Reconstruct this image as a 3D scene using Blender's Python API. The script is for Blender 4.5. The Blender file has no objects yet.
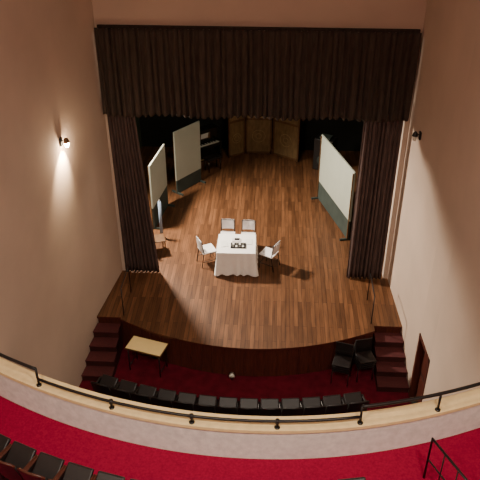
import bpy, math, random
from mathutils import Vector, Matrix, noise
random.seed(7)
sc=bpy.context.scene
# ---------------------------------------------------------------- materials
def nmat(name,col,rough=.7,var=.15,scale=6,metal=0,bump=0,bscale=60,col2=None,spec=.4,detail=6,stretch=None):
    m=bpy.data.materials.new(name); m.use_nodes=True
    nt=m.node_tree; N=nt.nodes; L=nt.links; b=N['Principled BSDF']
    tc=N.new('ShaderNodeTexCoord'); mp=N.new('ShaderNodeMapping'); L.new(tc.outputs['Object'],mp.inputs[0])
    if stretch: mp.inputs['Scale'].default_value=stretch
    n=N.new('ShaderNodeTexNoise'); n.inputs['Scale'].default_value=scale; n.inputs['Detail'].default_value=detail
    L.new(mp.outputs[0],n.inputs['Vector'])
    r=N.new('ShaderNodeValToRGB'); L.new(n.outputs['Fac'],r.inputs[0])
    c2=col2 or tuple(c*(1-var) for c in col)
    r.color_ramp.elements[0].position=.3; r.color_ramp.elements[1].position=.7
    r.color_ramp.elements[0].color=(*c2,1); r.color_ramp.elements[1].color=(*col,1)
    L.new(r.outputs[0],b.inputs['Base Color'])
    b.inputs['Roughness'].default_value=rough; b.inputs['Metallic'].default_value=metal
    b.inputs['Specular IOR Level'].default_value=spec
    if bump:
        n2=N.new('ShaderNodeTexNoise'); n2.inputs['Scale'].default_value=bscale; L.new(mp.outputs[0],n2.inputs['Vector'])
        bp=N.new('ShaderNodeBump'); bp.inputs['Strength'].default_value=bump; bp.inputs['Distance'].default_value=.01
        L.new(n2.outputs['Fac'],bp.inputs['Height']); L.new(bp.outputs[0],b.inputs['Normal'])
    return m
def plankmat(name,c1,c2,width,length,rough=.45,rot=90,mortar=(.022,.010,.006)):
    m=bpy.data.materials.new(name); m.use_nodes=True
    nt=m.node_tree; N=nt.nodes; L=nt.links; b=N['Principled BSDF']
    tc=N.new('ShaderNodeTexCoord'); mp=N.new('ShaderNodeMapping'); L.new(tc.outputs['Object'],mp.inputs[0])
    mp.inputs['Rotation'].default_value=(0,0,math.radians(rot))
    br=N.new('ShaderNodeTexBrick'); L.new(mp.outputs[0],br.inputs['Vector'])
    br.inputs['Scale'].default_value=1; br.inputs['Brick Width'].default_value=length; br.inputs['Row Height'].default_value=width
    br.inputs['Mortar Size'].default_value=.004; br.inputs['Mortar Smooth'].default_value=.3; br.offset=.37; br.offset_frequency=2
    br.inputs['Color1'].default_value=(*c1,1); br.inputs['Color2'].default_value=(*c2,1); br.inputs['Mortar'].default_value=(*mortar,1)
    n=N.new('ShaderNodeTexNoise'); n.inputs['Scale'].default_value=1.0; n.inputs['Detail'].default_value=8
    mp2=N.new('ShaderNodeMapping'); mp2.inputs['Scale'].default_value=(14,1.2,1); L.new(tc.outputs['Object'],mp2.inputs[0]); L.new(mp2.outputs[0],n.inputs['Vector'])
    r=N.new('ShaderNodeValToRGB'); r.color_ramp.elements[0].position=.3; r.color_ramp.elements[1].position=.72
    r.color_ramp.elements[0].color=(.45,.42,.4,1); r.color_ramp.elements[1].color=(1.25,1.2,1.1,1); L.new(n.outputs['Fac'],r.inputs[0])
    mx=N.new('ShaderNodeMix'); mx.data_type='RGBA'; mx.blend_type='MULTIPLY'; mx.inputs[0].default_value=.75
    L.new(br.outputs['Color'],mx.inputs[6]); L.new(r.outputs[0],mx.inputs[7])
    L.new(mx.outputs[2],b.inputs['Base Color']); b.inputs['Roughness'].default_value=rough
    b.inputs['Specular IOR Level'].default_value=.3
    return m
def emat(name,col,s):
    m=bpy.data.materials.new(name); m.use_nodes=True; b=m.node_tree.nodes['Principled BSDF']
    b.inputs['Base Color'].default_value=(*col,1); b.inputs['Emission Color'].default_value=(*col,1); b.inputs['Emission Strength'].default_value=s
    return m
M_wall=nmat('plaster_beige',(.60,.465,.375),.85,.14,.7,bump=.15,bscale=25,detail=8,spec=.15)
M_white=nmat('plaster_white',(.88,.85,.82),.85,.20,9,bump=.5,bscale=40,spec=.15)
M_cream=nmat('ledge_cream',(.93,.72,.38),.6,.15,8,spec=.3)
M_ceil=nmat('ceiling_paint',(.5,.42,.34),.9,.1,2)
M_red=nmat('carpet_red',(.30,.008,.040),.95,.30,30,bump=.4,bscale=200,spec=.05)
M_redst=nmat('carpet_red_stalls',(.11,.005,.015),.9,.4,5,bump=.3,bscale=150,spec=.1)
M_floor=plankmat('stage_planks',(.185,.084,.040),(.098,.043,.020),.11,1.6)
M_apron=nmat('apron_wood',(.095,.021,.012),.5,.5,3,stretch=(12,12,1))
M_step=nmat('step_wood',(.05,.010,.008),.6,.5,4)
M_tread=nmat('step_carpet_red',(.07,.010,.011),.9,.3,20)
M_curt=nmat('curtain_velvet',(.074,.054,.045),.95,.35,3,bump=.3,bscale=120,spec=.1,stretch=(6,1,1))
M_curt2=nmat('curtain_leg_velvet',(.105,.070,.065),.95,.35,3,bump=.3,bscale=120,spec=.1,stretch=(6,1,1))
M_green=nmat('stage_green',(.055,.08,.045),.9,.4,2)
M_dark=nmat('dark_back',(.015,.015,.012),.9,.3,2)
M_panel=nmat('panel_white',(.44,.47,.40),.6,.08,2)
M_teal=nmat('panel_base',(.05,.068,.06),.7,.3,3)
M_gold=nmat('gold_wood',(.24,.15,.065),.6,.4,4,stretch=(3,3,1))
M_gold2=nmat('gold_motif',(.36,.25,.11),.6,.2,10)
M_black=nmat('black_metal',(.014,.012,.012),.4,.2,20)
M_piano=nmat('piano_black',(.01,.01,.01),.18,.1,5,spec=.6)
M_ivory=nmat('ivory',(.75,.72,.62),.4,.05,10)
M_seat=nmat('seat_black_vinyl',(.014,.010,.010),.4,.4,8,bump=.2,spec=.4)
M_seatw=nmat('seat_wood_trim',(.08,.022,.013),.4,.4,10)
M_cloth=nmat('table_cloth',(.93,.91,.89),.9,.05,10)
M_chairp=nmat('chair_pale',(.80,.76,.76),.5,.08,8)
M_paper=nmat('paper',(.85,.85,.82),.8,.03,10)
M_tan=nmat('table_tan',(.97,.76,.34),.5,.08,3)
M_brown=nmat('wood_brown',(.14,.065,.025),.5,.4,6)
M_door=nmat('door_dark',(.05,.014,.009),.5,.4,4)
M_blue=nmat('blue_cloth',(.26,.34,.46),.8,.2,6)
M_chrome=nmat('dull_metal',(.35,.33,.3),.4,.1,10,metal=.8)
M_bulb=emat('bulb_glow',(1,.80,.52),120)
M_fillglow=emat('fill_housing_glow',(1,.85,.65),6)  # glow of the added ceiling fill housings
# ---------------------------------------------------------------- mesh builder
class MB:
    def __init__(s,name): s.n=name; s.v=[]; s.f=[]; s.mi=[]; s.sm=[]; s.mats=[]
    def m(s,mat):
        if mat not in s.mats: s.mats.append(mat)
        return s.mats.index(mat)
    def add(s,vs,fs,mat,smooth=False,M=None):
        o=len(s.v); k=s.m(mat)
        for p in vs:
            p=Vector(p); s.v.append(tuple(M@p) if M else tuple(p))
        for f in fs: s.f.append([o+i for i in f]); s.mi.append(k); s.sm.append(smooth)
    def box(s,c,d,mat,M=None,bev=.0,rot=None):
        x,y,z=[a/2 for a in d]; T=Matrix.Translation(c)
        if rot: T=T@Matrix.Rotation(math.radians(rot[1]),4,rot[0])
        if M: T=M@T
        if bev<=0:
            vs=[(-x,-y,-z),(x,-y,-z),(x,y,-z),(-x,y,-z),(-x,-y,z),(x,-y,z),(x,y,z),(-x,y,z)]
            s.add(vs,[(0,3,2,1),(4,5,6,7),(0,1,5,4),(1,2,6,5),(2,3,7,6),(3,0,4,7)],mat,False,T)
        else:
            import bmesh
            bm=bmesh.new(); bmesh.ops.create_cube(bm,size=1,matrix=Matrix.Diagonal((*d,1)))
            bmesh.ops.bevel(bm,geom=bm.edges[:],offset=bev,segments=2,affect='EDGES',profile=.5)
            bm.verts.index_update()
            s.add([v.co[:] for v in bm.verts],[[v.index for v in f.verts] for f in bm.faces],mat,False,T); bm.free()
    def tube(s,pts,r,mat,n=10,M=None,cap=True):
        pts=[Vector(p) for p in pts]; vs=[]; fs=[]
        for i,p in enumerate(pts):
            d=(pts[min(i+1,len(pts)-1)]-pts[max(i-1,0)]).normalized()
            a=Vector((0,0,1)) if abs(d.z)<.9 else Vector((1,0,0))
            u=d.cross(a).normalized(); w=d.cross(u)
            rr=r[i] if isinstance(r,(list,tuple)) else r
            for k in range(n):
                t=2*math.pi*k/n; vs.append(p+u*math.cos(t)*rr+w*math.sin(t)*rr)
        for i in range(len(pts)-1):
            for k in range(n): fs.append((i*n+k,i*n+(k+1)%n,(i+1)*n+(k+1)%n,(i+1)*n+k))
        if cap: fs.append(tuple(range(n))); fs.append(tuple((len(pts)-1)*n+k for k in range(n)))
        s.add(vs,fs,mat,True,M)
    def prism(s,poly,z0,z1,mat,M=None,topmat=None):
        n=len(poly); vs=[(x,y,z0) for x,y in poly]+[(x,y,z1) for x,y in poly]
        s.add(vs,[tuple(range(n))[::-1]]+[(i,(i+1)%n,(i+1)%n+n,i+n) for i in range(n)],mat,False,M)
        s.add([(x,y,z1) for x,y in poly],[tuple(range(n))],topmat or mat,False,M)
    def grid(s,fn,nu,nv,mat,M=None,smooth=True,th=0):
        vs=[fn(i/nu,j/nv) for j in range(nv+1) for i in range(nu+1)]
        fs=[(j*(nu+1)+i,j*(nu+1)+i+1,(j+1)*(nu+1)+i+1,(j+1)*(nu+1)+i) for j in range(nv) for i in range(nu)]
        s.add(vs,fs,mat,smooth,M)
    def obj(s,loc=(0,0,0),rz=0,sc_=1,world=False):
        if world:   # vertices were given in room coordinates: express them in the rotated local frame
            I=(Matrix.Translation(loc)@Matrix.Rotation(math.radians(rz),4,'Z')).inverted()
            s.v=[tuple(I@Vector(p)) for p in s.v]
        me=bpy.data.meshes.new(s.n); me.from_pydata(s.v,[],s.f)
        for m in s.mats: me.materials.append(m)
        for p,k,q in zip(me.polygons,s.mi,s.sm): p.material_index=k; p.use_smooth=q
        me.update()
        import bmesh
        bm=bmesh.new(); bm.from_mesh(me); bmesh.ops.recalc_face_normals(bm,faces=bm.faces); bm.to_mesh(me); bm.free()
        o=bpy.data.objects.new(s.n,me); sc.collection.objects.link(o); o.location=loc; o.rotation_euler=(0,0,math.radians(rz)); o.scale=(sc_,)*3
        return o
def dup(o,loc,rz=0):
    n=bpy.data.objects.new(o.name.split('.')[0],o.data); sc.collection.objects.link(n); n.location=loc; n.rotation_euler=(0,0,math.radians(rz)); return n
FZ=-.95
def wx(y,side): return side*(3.72+(.125 if side<0 else .055)*(15.6-y))
AL=-math.degrees(math.atan(.125)); AR=math.degrees(math.atan(.055))
# ---------------------------------------------------------------- shell
b=MB('wall_left'); b.prism([(wx(15.8,-1),15.8),(wx(-3,-1),-3),(wx(-3,-1)-.2,-3),(wx(15.8,-1)-.2,15.8)],FZ-.1,13,M_wall); b.obj((wx(15.8,-1),15.8,0),AL,world=True)
def seg(y0,y1,z0,z1):
    b=MB('wall_right'); b.prism([(wx(y0,1),y0),(wx(y1,1),y1),(wx(y1,1)+.25,y1),(wx(y0,1)+.25,y0)],z0,z1,M_wall); b.obj((wx((y0+y1)/2,1),(y0+y1)/2,0),AR,world=True)
D0,D1,DZ=11.2,12.12,1.0
seg(15.8,D1,FZ-.1,13); seg(D1,D0,DZ,13); seg(D0,-3,FZ-.1,13)
b=MB('door_1')
b.prism([(wx(D1,1)+.12,D1),(wx(D0,1)+.12,D0),(wx(D0,1)+.22,D0),(wx(D1,1)+.22,D1)],FZ,DZ,M_door)
def jamb(y0,y1,a,z0=FZ,z1=DZ,m=None): b.prism([(wx(y1,1)+a,y1),(wx(y0,1)+a,y0),(wx(y0,1)+.2,y0),(wx(y1,1)+.2,y1)],z0,z1,m or M_apron)
jamb(D0,D0+.08,-.02); jamb(D1-.08,D1,-.02); jamb(D0,D1,-.02,DZ-.08,DZ)
for z0,z1 in ((-.75,-.1),(.05,.85)): jamb(D0+.22,D1-.22,.10,z0,z1,M_apron)
b.obj((wx(11.7,1),11.7,0),AR,world=True)
b=MB('wall_proscenium')
b.box((0,15.7,9.9),(7.44,.2,6.2),M_wall)
b.box((-3.66,15.7,2.92),(.12,.2,7.74),M_wall); b.box((3.66,15.7,2.92),(.12,.2,7.74),M_wall); b.obj()
b=MB('wall_back_audience'); b.box((0,-3.1,6),(13.6,.2,14.2),M_wall); b.obj()
b=MB('ceiling'); b.prism([(-3.9,15.8),(-7,-3.2),(7,-3.2),(3.9,15.8)],13,13.1,M_ceil); b.obj()
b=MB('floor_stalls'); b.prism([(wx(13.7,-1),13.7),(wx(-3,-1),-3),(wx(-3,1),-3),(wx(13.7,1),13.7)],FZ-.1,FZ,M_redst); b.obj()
# stage house
b=MB('wall_stage_left'); b.box((-4.7,19.8,4),(.2,8,8.2),M_green); b.obj()
b=MB('wall_stage_right'); b.box((4.7,19.8,4),(.2,8,8.2),M_green); b.obj()
b=MB('wall_stage_back'); b.box((0,23.9,4),(9.6,.2,8.2),M_dark); b.obj()
b=MB('ceiling_stage'); b.box((0,19.8,8.15),(9.6,8.2,.1),M_dark); b.obj()
for sd in (-1,1):
    b=MB('wall_stage_return'); b.box((sd*4.2,15.9,3.55),(.98,.2,9.0),M_green); b.obj()
def ay(x): return 12.50+.085*x*x
XL,XR=-3.35,3.12
curve=[(XL+(XR-XL)*i/40,ay(XL+(XR-XL)*i/40)) for i in range(41)]
poly=curve+[(XR,13.52),(wx(13.52,1),13.52),(wx(15.6,1),15.6),(4.6,15.6),(4.6,23.8),(-4.6,23.8),(-4.6,15.6),(wx(15.6,-1),15.6),(wx(13.52,-1),13.52),(XL,13.52)]
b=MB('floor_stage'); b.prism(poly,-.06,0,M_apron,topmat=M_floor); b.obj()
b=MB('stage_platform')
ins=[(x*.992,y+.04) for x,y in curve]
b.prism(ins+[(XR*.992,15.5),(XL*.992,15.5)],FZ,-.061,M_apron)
b.prism([(wx(13.56,-1)+.01,13.56),(XL,13.56),(XL,15.5),(wx(15.5,-1)+.01,15.5)],FZ,-.061,M_apron)
b.prism([(XR,13.56),(wx(13.56,1)-.01,13.56),(wx(15.5,1)-.01,15.5),(XR,15.5)],FZ,-.061,M_apron)
for i in range(1,24):
    x=XL+(XR-XL)*i/24; y=ay(x)+.03; b.box((x,y,-.5),(.03,.03,.86),M_apron)
b.obj()
# steps
for sd in (-1,1):
    b=MB('stage_steps'); XX=XL if sd<0 else XR
    def w_(y): return wx(y,sd)-sd*.01
    for i in range(4):
        zt=-.19*(i+1); y0=13.5-.33*(i+1)
        a=XX+sd*.02
        P_=[(a,y0),(w_(y0),y0),(w_(y0+.33),y0+.33),(a,y0+.33)]
        b.prism(P_,FZ,zt-.03,M_step)
        P2=[(a,y0-.03),(w_(y0),y0-.03),(w_(y0+.33),y0+.33),(a,y0+.33)]
        b.prism(P2,zt-.03,zt,M_tread)
    b.obj()
    h=MB('step_handrail'); x=XX-sd*.06
    h.tube([(x,13.62,0.0),(x,13.62,.85)],.014,M_black)
    h.tube([(x,14.6,0),(x,14.6,.85),(x,13.62,.85)],.014,M_black)
    h.obj()
# ---------------------------------------------------------------- curtains
def curtain(name,x0,x1,z0,z1,y,mat,npl,amp,seed,hemamp=.03,xs_top=None):
    rnd=random.Random(seed); ph=[0]
    nu=npl*16
    for i in range(nu): ph.append(ph[-1]+rnd.uniform(.6,1.4))
    tot=ph[-1]; ph=[p/tot*npl*2*math.pi for p in ph]
    def fn(u,v):
        i=min(int(round(u*nu)),nu); z=z0+(z1-z0)*v
        w=.55+.45*noise.noise(Vector((u*npl*.35,seed,v*.5)))+.35
        a=amp*w*(1-.45*v)
        p=ph[i]
        x=x0+(x1-x0)*u+.015*math.sin(p*.5+v*2)
        if xs_top: x=(x0+(x1-x0)*u)*(1-v)+(xs_top[0]+(xs_top[1]-xs_top[0])*u)*v
        yy=y+a*math.sin(p+.5*math.sin(v*3+u*20))+.25*a*math.sin(2.3*p+1)
        zz=z+(1-v)**4*hemamp*(math.sin(u*23+seed)+.5*math.sin(p))
        return (x,yy,zz)
    b=MB(name); b.grid(fn,nu,22,mat); o=b.obj()
    so=o.modifiers.new('s','SOLIDIFY'); so.thickness=.008
    return o
curtain('valance_curtain',-3.71,3.64,4.76,6.86,15.42,M_curt,46,.055,3,.03)
b=MB('valance_rail'); b.box((0,15.55,6.86),(7.3,.08,.06),M_curt); b.obj()
curtain('leg_curtain',-3.62,-2.66,.02,5.2,15.56,M_curt2,9,.05,11,.0,(-3.66,-3.0))
curtain('leg_curtain',2.58,3.53,.02,5.2,15.56,M_curt2,9,.05,17,.0,(2.62,3.55))
# ---------------------------------------------------------------- stage furniture
def flat(name,p0,p1,z0,z1,basez):
    b=MB(name); d=Vector((p1[0]-p0[0],p1[1]-p0[1],0)); Ln=d.length; ang=math.degrees(math.atan2(d.y,d.x))
    c=((p0[0]+p1[0])/2,(p0[1]+p1[1])/2,0)
    b.box((0,0,(z0+z1)/2),(Ln,.05,z1-z0),M_panel,bev=.006)
    b.box((0,0,basez+(z0-basez)/2),(Ln*.98,.045,z0-basez),M_teal)
    for sx in (-1,1):
        b.box((sx*(Ln/2-.05),0,.03),(.05,.5,.06),M_teal)
        b.box((sx*(Ln/2-.03),-.035,z1/2),(.04,.03,z1-.1),M_brown)
    return b.obj(c,ang)
flat('display_panel',(-2.96,19.35),(-3.17,17.8),.75,2.2,.02)
flat('display_panel',(-2.04,21.1),(-2.76,20.1),.50,2.25,.02)
flat('display_panel',(1.99,20.1),(2.79,17.5),.66,2.3,.02)
# table with cloth
b=MB('cloth_table')
hw,hd,hz=.53,.49,.75
def edge(t):
    k=t*4; s_=int(k)%4; q=k-int(k)
    return [(-hw+2*hw*q,-hd,0,-1),(hw,-hd+2*hd*q,1,0),(hw-2*hw*q,hd,0,1),(-hw,hd-2*hd*q,-1,0)][s_]
def sk(u,v):
    x,y,nx,ny=edge(u if u<1 else 0)
    q=(u*4)%1; cr=abs(q-.5)*2
    fl=.035+.035*math.sin(u*2*math.pi*18+math.sin(u*40))
    cc=cr**6
    ox=(nx*fl+ (math.copysign(1,x)*.05*cc))*v; oy=(ny*fl+(math.copysign(1,y)*.05*cc))*v
    return (x+ox,y+oy,hz-(hz-.04)*v)
b.grid(sk,192,10,M_cloth)
b.box((0,0,hz-.004),(2*hw,2*hd,.012),M_cloth)
for sx in (-1,1):
    for sy in (-1,1): b.tube([(sx*.46,sy*.42,0),(sx*.46,sy*.42,hz-.02)],.02,M_black)
b.obj((-.5,16.0,0),1)
b=MB('papers_and_folders')
b.box((.05,-.12,.015),(.42,.26,.03),M_black,bev=.004)
for i in range(4):
    for j in range(2): b.box((-.09+i*.09,-.18+j*.11,.034),(.05,.06,.008),M_paper if (i+j)%2 else M_chrome)
b.box((-.02,.17,.01),(.24,.16,.02),M_chairp); b.box((.0,.19,.025),(.14,.1,.012),M_black)
b.box((.33,.1,.006),(.2,.28,.008),M_paper)
b.box((-.35,-.05,.006),(.2,.28,.008),M_paper,rot=('Z',12))
b.obj((-.5,16.0,.753),0)
# side chairs
b=MB('stage_chair')
for sx in (-1,1):
    b.tube([(sx*.2,.2,0),(sx*.2,.19,.43),(sx*.19,-.17,.45)],.013,M_black)
    b.tube([(sx*.2,-.24,0),(sx*.19,-.17,.44),(sx*.19,-.22,.85)],.013,M_black)
    b.tube([(sx*.2,.2,.18),(sx*.2,-.22,.18)],.009,M_black)
b.tube([(-.19,-.22,.85),(.19,-.22,.85)],.013,M_black)
b.tube([(-.2,.2,.18),(.2,.2,.18)],.009,M_black)
def pad(u,v):
    x=(u-.5)*.42; y=(v-.5)*.42
    return (x,y+.01,.475-.018*(1-(2*u-1)**2)*(1-(2*v-1)**2))
b.grid(pad,10,10,M_chairp); b.box((0,.01,.455),(.42,.42,.025),M_chairp,bev=.01)
def bk(u,v):
    a=(u-.5)*2; return (a*.20,-.185-.035*(1-a*a)-.04*v,.55+.30*v-.02*a*a*(v>.9))
b.grid(bk,10,6,M_chairp); b.grid(lambda u,v:(bk(u,v)[0],bk(u,v)[1]-.02,bk(u,v)[2]),10,6,M_chairp)
b.box((0,-.226,.85),(.36,.03,.02),M_chairp,bev=.006)
ch=b.obj((-1.36,16.12,0),-62)
dup(ch,(.42,16.02,0),62); dup(ch,(-.82,16.90,0),180); dup(ch,(-.22,16.88,0),177)
# folding screen at back
b=MB('folding_screen')
def scr(p0,p1):
    d=Vector((p1[0]-p0[0],p1[1]-p0[1],0)); Ln=d.length
    M=Matrix.Translation(((p0[0]+p1[0])/2,(p0[1]+p1[1])/2,0))@Matrix.Rotation(math.atan2(d.y,d.x),4,'Z')
    b.box((0,0,1.4),(Ln-.03,.03,2.7),M_gold,M)
    for sx in (-1,1): b.box((sx*(Ln/2-.03),-.01,1.4),(.06,.05,2.78),M_brown,M)
    for z in (.06,1.4,2.76): b.box((0,-.01,z),(Ln-.02,.05,.08),M_brown,M)
    for z in (.72,2.05):
        r0=.24 if Ln>.8 else .18
        ring=[(r0*math.cos(t*math.pi/12),-.02,z+r0*math.sin(t*math.pi/12)) for t in range(25)]
        b.tube(ring,.011,M_gold2,6,M)
        ring=[(.1*math.cos(t*math.pi/8),-.02,z+.1*math.sin(t*math.pi/8)) for t in range(17)]
        b.tube(ring,.010,M_gold2,6,M)
scr((-1.2,22.95),(-.62,23.35)); scr((-.58,23.4),(.38,23.4)); scr((.44,23.35),(1.38,22.75)); b.obj()
# piano
b=MB('upright_piano')
b.box((0,.15,.6),(1.4,.32,1.2),M_piano,bev=.015); b.box((0,.15,1.21),(1.46,.38,.03),M_piano,bev=.008)
b.box((0,-.14,.66),(1.4,.3,.1),M_piano,bev=.01); b.box((0,-.15,.725),(1.26,.17,.015),M_ivory)
for i in range(36):
    if i%7 not in (2,6): b.box((-.6+i*.0345,-.12,.74),(.015,.1,.02),M_piano)
for sx in (-1,1): b.box((sx*.66,-.14,.36),(.07,.26,.5),M_piano,bev=.01); b.box((sx*.66,-.14,.73),(.08,.28,.08),M_piano,bev=.01)
b.box((0,-.03,1.0),(.7,.02,.24),M_brown,rot=('X',12)); b.box((.1,-.06,1.02),(.3,.01,.2),M_paper,rot=('X',12))
b.box((0,.0,.08),(.3,.1,.03),M_gold2)
b.obj((-2.15,22.6,0),40)
b=MB('piano_stool'); b.box((0,0,.48),(.6,.32,.08),M_seat,bev=.02)
for sx in (-1,1):
    for sy in (-1,1): b.tube([(sx*.25,sy*.12,0),(sx*.25,sy*.12,.45)],.02,M_piano)
b.obj((-1.7,22.0,0),40)
b=MB('loudspeaker_cabinet'); b.box((0,0,.6),(.7,.5,1.2),M_black,bev=.02)
for z,r in ((.4,.2),(.9,.12)):
    b.tube([(0,-.25,z),(0,-.262,z)],[r,r*.95],M_teal,24); b.tube([(0,-.26,z),(0,-.27,z)],[r*.4,r*.3],M_chrome,16)
b.box((0,0,1.24),(.4,.3,.06),M_teal); b.obj((2.3,22.3,0),-25)
# wooden chair in wing
b=MB('wooden_chair')
for sx in (-1,1):
    b.box((sx*.19,.18,.22),(.035,.035,.44),M_brown); b.box((sx*.19,-.18,.45),(.035,.035,.9),M_brown)
    b.box((sx*.19,0,.2),(.02,.34,.03),M_brown)
b.box((0,0,.455),(.43,.42,.03),M_brown,bev=.008)
for z in (.62,.74,.86): b.box((0,-.18,z),(.36,.02,.06),M_brown)
b.obj((-2.85,16.6,0),-70)
b=MB('rolled_banner_stand'); b.tube([(0,0,.02),(0,0,1.3)],.045,M_blue); b.tube([(0,0,1.3),(0,0,1.36)],.02,M_chrome)
for k in range(3):
    t=k*2.1; b.tube([(0,0,.12),(.16*math.cos(t),.16*math.sin(t),.01)],.012,M_chrome)
b.obj((-2.85,17.3,0))
# ---------------------------------------------------------------- stalls things
b=MB('folding_table')
b.box((0,0,.735),(.94,.48,.03),M_tan,bev=.006)
for s_ in (-1,1):
    b.box((0,s_*.245,.727),(.97,.015,.04),M_brown); b.box((s_*.475,0,.727),(.015,.48,.04),M_brown)
    b.tube([(s_*.42,-.2,0),(s_*.42,-.2,.72)],.014,M_black); b.tube([(s_*.42,.2,0),(s_*.42,.2,.72)],.014,M_black)
    b.tube([(s_*.42,-.2,.15),(s_*.42,.2,.15)],.012,M_black)
b.obj((-2.56,12.70,FZ),-16)
b=MB('stacked_chairs')
for k in range(4):
    z=k*.09; y=k*.03
    b.box((0,y,.44+z),(.42,.4,.03),M_seat,bev=.01)
    b.box((0,y-.2,.72+z),(.42,.03,.26),M_seat,bev=.01)
    for sx in (-1,1):
        b.tube([(sx*.2,y+.19,0 if k==0 else .35+z),(sx*.2,y+.18,.44+z)],.012,M_black)
        b.tube([(sx*.2,y-.22,0 if k==0 else .35+z),(sx*.2,y-.19,.44+z),(sx*.2,y-.22,.84+z)],.012,M_black)
st=b.obj((2.28,12.52,FZ),165)
dup(st,(2.82,12.70,FZ),195)
b=MB('apron_floodlight'); b.tube([(0,0,0),(0,0,.12)],.015,M_black); b.tube([(0,.06,.16),(0,-.05,.16)],[.05,.08],M_chrome,16); b.tube([(0,-.05,.16),(0,-.056,.16)],.07,M_ivory,16)
b.obj((-.42,12.40,FZ))
def seat_into(b,M,wood):
    for sx in (-1,1):
        b.box((sx*.26,.02,.31),(.035,.34,.5),M_black,M,bev=.01)
        b.box((sx*.26,.05,.59),(.055,.36,.035),wood,M,bev=.012)
        b.box((sx*.26,.02,.03),(.06,.3,.04),M_black,M)
    def bf(off):
        def f(u,v):
            a=(u-.5)*2; top=.88-.06*a**4
            return (a*.245,-.14-.05*(1-a*a)-.10*v+off,.36+(top-.36)*v)
        return f
    b.grid(bf(.02),10,8,M_seat,M); b.grid(bf(-.02),10,8,M_seat,M)
    pts=[((-1+i/4)*.25,-.24-.05*(1-(-1+i/4)**2),.88-.06*(-1+i/4)**4) for i in range(9)]
    b.tube(pts,.022,wood,8,M)
    for sx in (-1,1): b.tube([(sx*.247,-.14,.36),(sx*.247,-.24,.82)],.02,M_seat,6,M)
    M2=M@Matrix.Translation((0,-.06,.42))@Matrix.Rotation(math.radians(35),4,'X')
    b.box((0,.2,0),(.46,.42,.07),M_seat,M2,bev=.025)
b=MB('theatre_seat'); seat_into(b,Matrix.Identity(4),M_seatw)
proto=None
def py(x): return 7.2+.058*(x-.2)**2
BZ=2.42
x=-3.72
while x<2.1:
    y=py(x)-1.33+.14*max(0,x-.3); ang=math.degrees(math.atan(.116*(x-.2)))
    if proto is None: proto=b.obj((x,y,BZ),ang,.92)
    else: dup(proto,(x,y,BZ),ang).scale=(.92,)*3
    x+=.51*math.cos(math.radians(ang))
for r_,off in enumerate((0,-.95)):
    b=MB('theatre_seat_row')
    for i in range(13):
        x=-3.35+.54*i*.9
        y=10.95+.05*(x)**2+off; a=math.atan(.1*x)
        seat_into(b,Matrix.Translation((x,y,0))@Matrix.Rotation(a,4,'Z')@Matrix.Scale(.92,4),M_seat)
    b.obj((0,0,FZ))
# ---------------------------------------------------------------- balcony
xs=[-5.2+10.4*i/60 for i in range(61)]
def strip(b,y0,y1,z0,z1,mat,top=None):
    n=len(xs); vs=[]; 
    for x in xs:
        X=max(wx(py(x),-1)+.03,min(wx(py(x),1)-.02,x)); Y=py(X)
        vs+= [(X,Y+y0,z0),(X,Y+y1,z0),(X,Y+y1,z1),(X,Y+y0,z1)]
    for j,(p,q,mm) in enumerate(((0,1,mat),(1,2,mat),(2,3,top or mat),(3,0,mat))):
        b.add(vs,[(i*4+p,(i+1)*4+p,(i+1)*4+q,i*4+q) for i in range(n-1)],mm)
b=MB('balcony_parapet'); strip(b,.02,.24,1.9,3.04,M_white); strip(b,-.01,.29,3.04,3.1,M_cream); b.obj()
b=MB('floor_balcony')
n=len(xs); vs=[]
for x in xs:
    X=max(wx(py(x),-1),min(wx(py(x),1),x)); vs+=[(X,py(X)+.02,BZ),(X*1.05,5.0,BZ),(X*1.05,5.0,BZ-.3),(X,py(X)+.02,BZ-.3)]
for p,q in ((0,1),(2,3)): b.add(vs,[(i*4+p,(i+1)*4+p,(i+1)*4+q,i*4+q) for i in range(n-1)],M_red)
for k in range(8):
    y1=5.0-k*1.0; y0=y1-1.0; z=BZ+.5*(k+1); 
    b.prism([(wx(y1,-1)+.02,y1),(wx(y0,-1)+.02,y0),(wx(y0,1)-.02,y0),(wx(y1,1)-.02,y1)],z-.8,z,M_red)
b.obj()
b=MB('balcony_railing')
def rl(x0,x1,h,off=.06,n=24): return [(x0+(x1-x0)*i/n,py(x0+(x1-x0)*i/n)+off,3.1+h) for i in range(n+1)]
b.tube(rl(-3.3,1.9,.14),.024,M_black)
b.tube(rl(-4.5,-3.3,.36),.028,M_black); b.tube(rl(1.9,4.05,.36),.028,M_black)
def post(x,h): 
    y=py(x)+.06; b.tube([(x,y,3.1),(x,y,3.1+h)],.02,M_black); b.tube([(x,y,3.1),(x,y,3.115)],.045,M_black,12)
for x in (-2.0,-.7,.62): post(x,.14); b.tube([(x,py(x)+.06,3.2),(x,py(x)+.06,3.27)],.034,M_black,10)
for x in (-3.3,1.9,3.15,4.0,-4.45): post(x,.36)
b.obj()
b=MB('aisle_handrail')
b.tube([(3.42,5.9,BZ),(3.42,5.9,3.3),(2.9,7.0,3.3),(2.9,7.0,BZ)],.02,M_black)
b.tube([(3.42,5.9,2.85),(2.9,7.0,2.85)],.014,M_black)
for k in range(1,4):
    t=k/4; b.tube([(3.42-.52*t,5.9+1.1*t,2.43),(3.42-.52*t,5.9+1.1*t,3.3)],.01,M_black)
b.obj()
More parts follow.
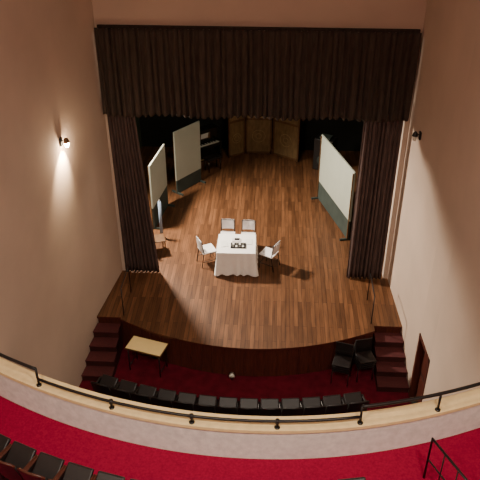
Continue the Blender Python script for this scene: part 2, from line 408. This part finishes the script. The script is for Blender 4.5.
# ---------------------------------------------------------------- wall lights
def sconce(side,y,z,lit):
    b=MB('wall_sconce'); s_=-side
    b.box((s_*.02,0,0),(.04,.12,.18),M_black,bev=.01)
    b.tube([(s_*.03,0,.02),(s_*.12,0,.04)],.012,M_black)
    b.tube([(s_*.13,0,.10),(s_*.13,0,.06),(s_*.13,0,-.01)],[.02,.05,.07],M_black if not lit else M_brown,16,cap=False)
    b.tube([(s_*.13,0,.05),(s_*.13,0,.0),(s_*.13,0,-.05),(s_*.13,0,-.12)],[.02,.045,.055,.03],M_bulb if lit else M_ivory,12)
    return b.obj((wx(y,side),y,z),0)
sconce(-1,13.0,5.15,True); sconce(1,14.5,4.8,False)
def light(name,typ,loc,e,col,size=.1,rot=None,tgt=None,ang=None):
    l=bpy.data.lights.new(name,typ); l.energy=e; l.color=col
    if typ=='AREA': l.shape='DISK'; l.size=size
    else: l.shadow_soft_size=size
    if ang: l.spot_size=math.radians(ang); l.spot_blend=.7
    o=bpy.data.objects.new(name,l); sc.collection.objects.link(o); o.location=loc
    if rot: o.rotation_euler=rot
    if tgt: o.rotation_euler=(Vector(tgt)-Vector(loc)).to_track_quat('-Z','Y').to_euler()
    return o
WX=wx(13.0,-1)
light('sconce_light','POINT',(WX+.26,13.0,4.9),30,(1,.74,.48),.04)
light('sconce_downlight','SPOT',(WX+.22,13.0,4.96),330,(1,.78,.50),.04,tgt=(WX-.02,12.95,4.66),ang=90)
light('stage_flood','SPOT',(-4.3,17.6,5.2),5600,(1,.87,.70),.28,tgt=(.1,16.0,0),ang=108)
light('stage_fill_light','POINT',(.3,18.8,7.2),230,(1,.87,.70),.35)  # unseen centre fill, added to lift the general stage light
b=MB('ceiling_fill_housing')  # unseen ceiling fixtures, added to house the hall fill lights
b.tube([(0,0,0),(0,0,-.08),(0,0,-.16)],[.45,.45,.3],M_fillglow,32); b.tube([(0,0,.02),(0,0,-.03)],.5,M_chrome,32); o=b.obj((0,6.5,12.97))
dup(o,(-3,1.5,12.97)); dup(o,(3,1.5,12.97))
light('ceiling_fill_light','AREA',(0,6.5,12.75),150,(1,.87,.72),.9)  # area fill added under the unseen housings for walls and balcony
light('ceiling_fill_light','AREA',(-3,1.5,12.75),500,(1,.87,.72),.9).data.spread=math.radians(130)
light('ceiling_fill_light','AREA',(3,1.5,12.75),560,(1,.87,.72),.9).data.spread=math.radians(130)
w=bpy.data.worlds.new('w'); sc.world=w; w.use_nodes=True
w.node_tree.nodes['Background'].inputs[0].default_value=(.5,.4,.3,1); w.node_tree.nodes['Background'].inputs[1].default_value=.05
# ---------------------------------------------------------------- camera
c=bpy.data.cameras.new('camera'); co=bpy.data.objects.new('camera',c); sc.collection.objects.link(co)
co.location=(.43,0,11.2); co.rotation_euler=(math.radians(57.2),0,math.radians(3)); c.sensor_width=36; c.lens=51.2; c.clip_end=200
sc.camera=co
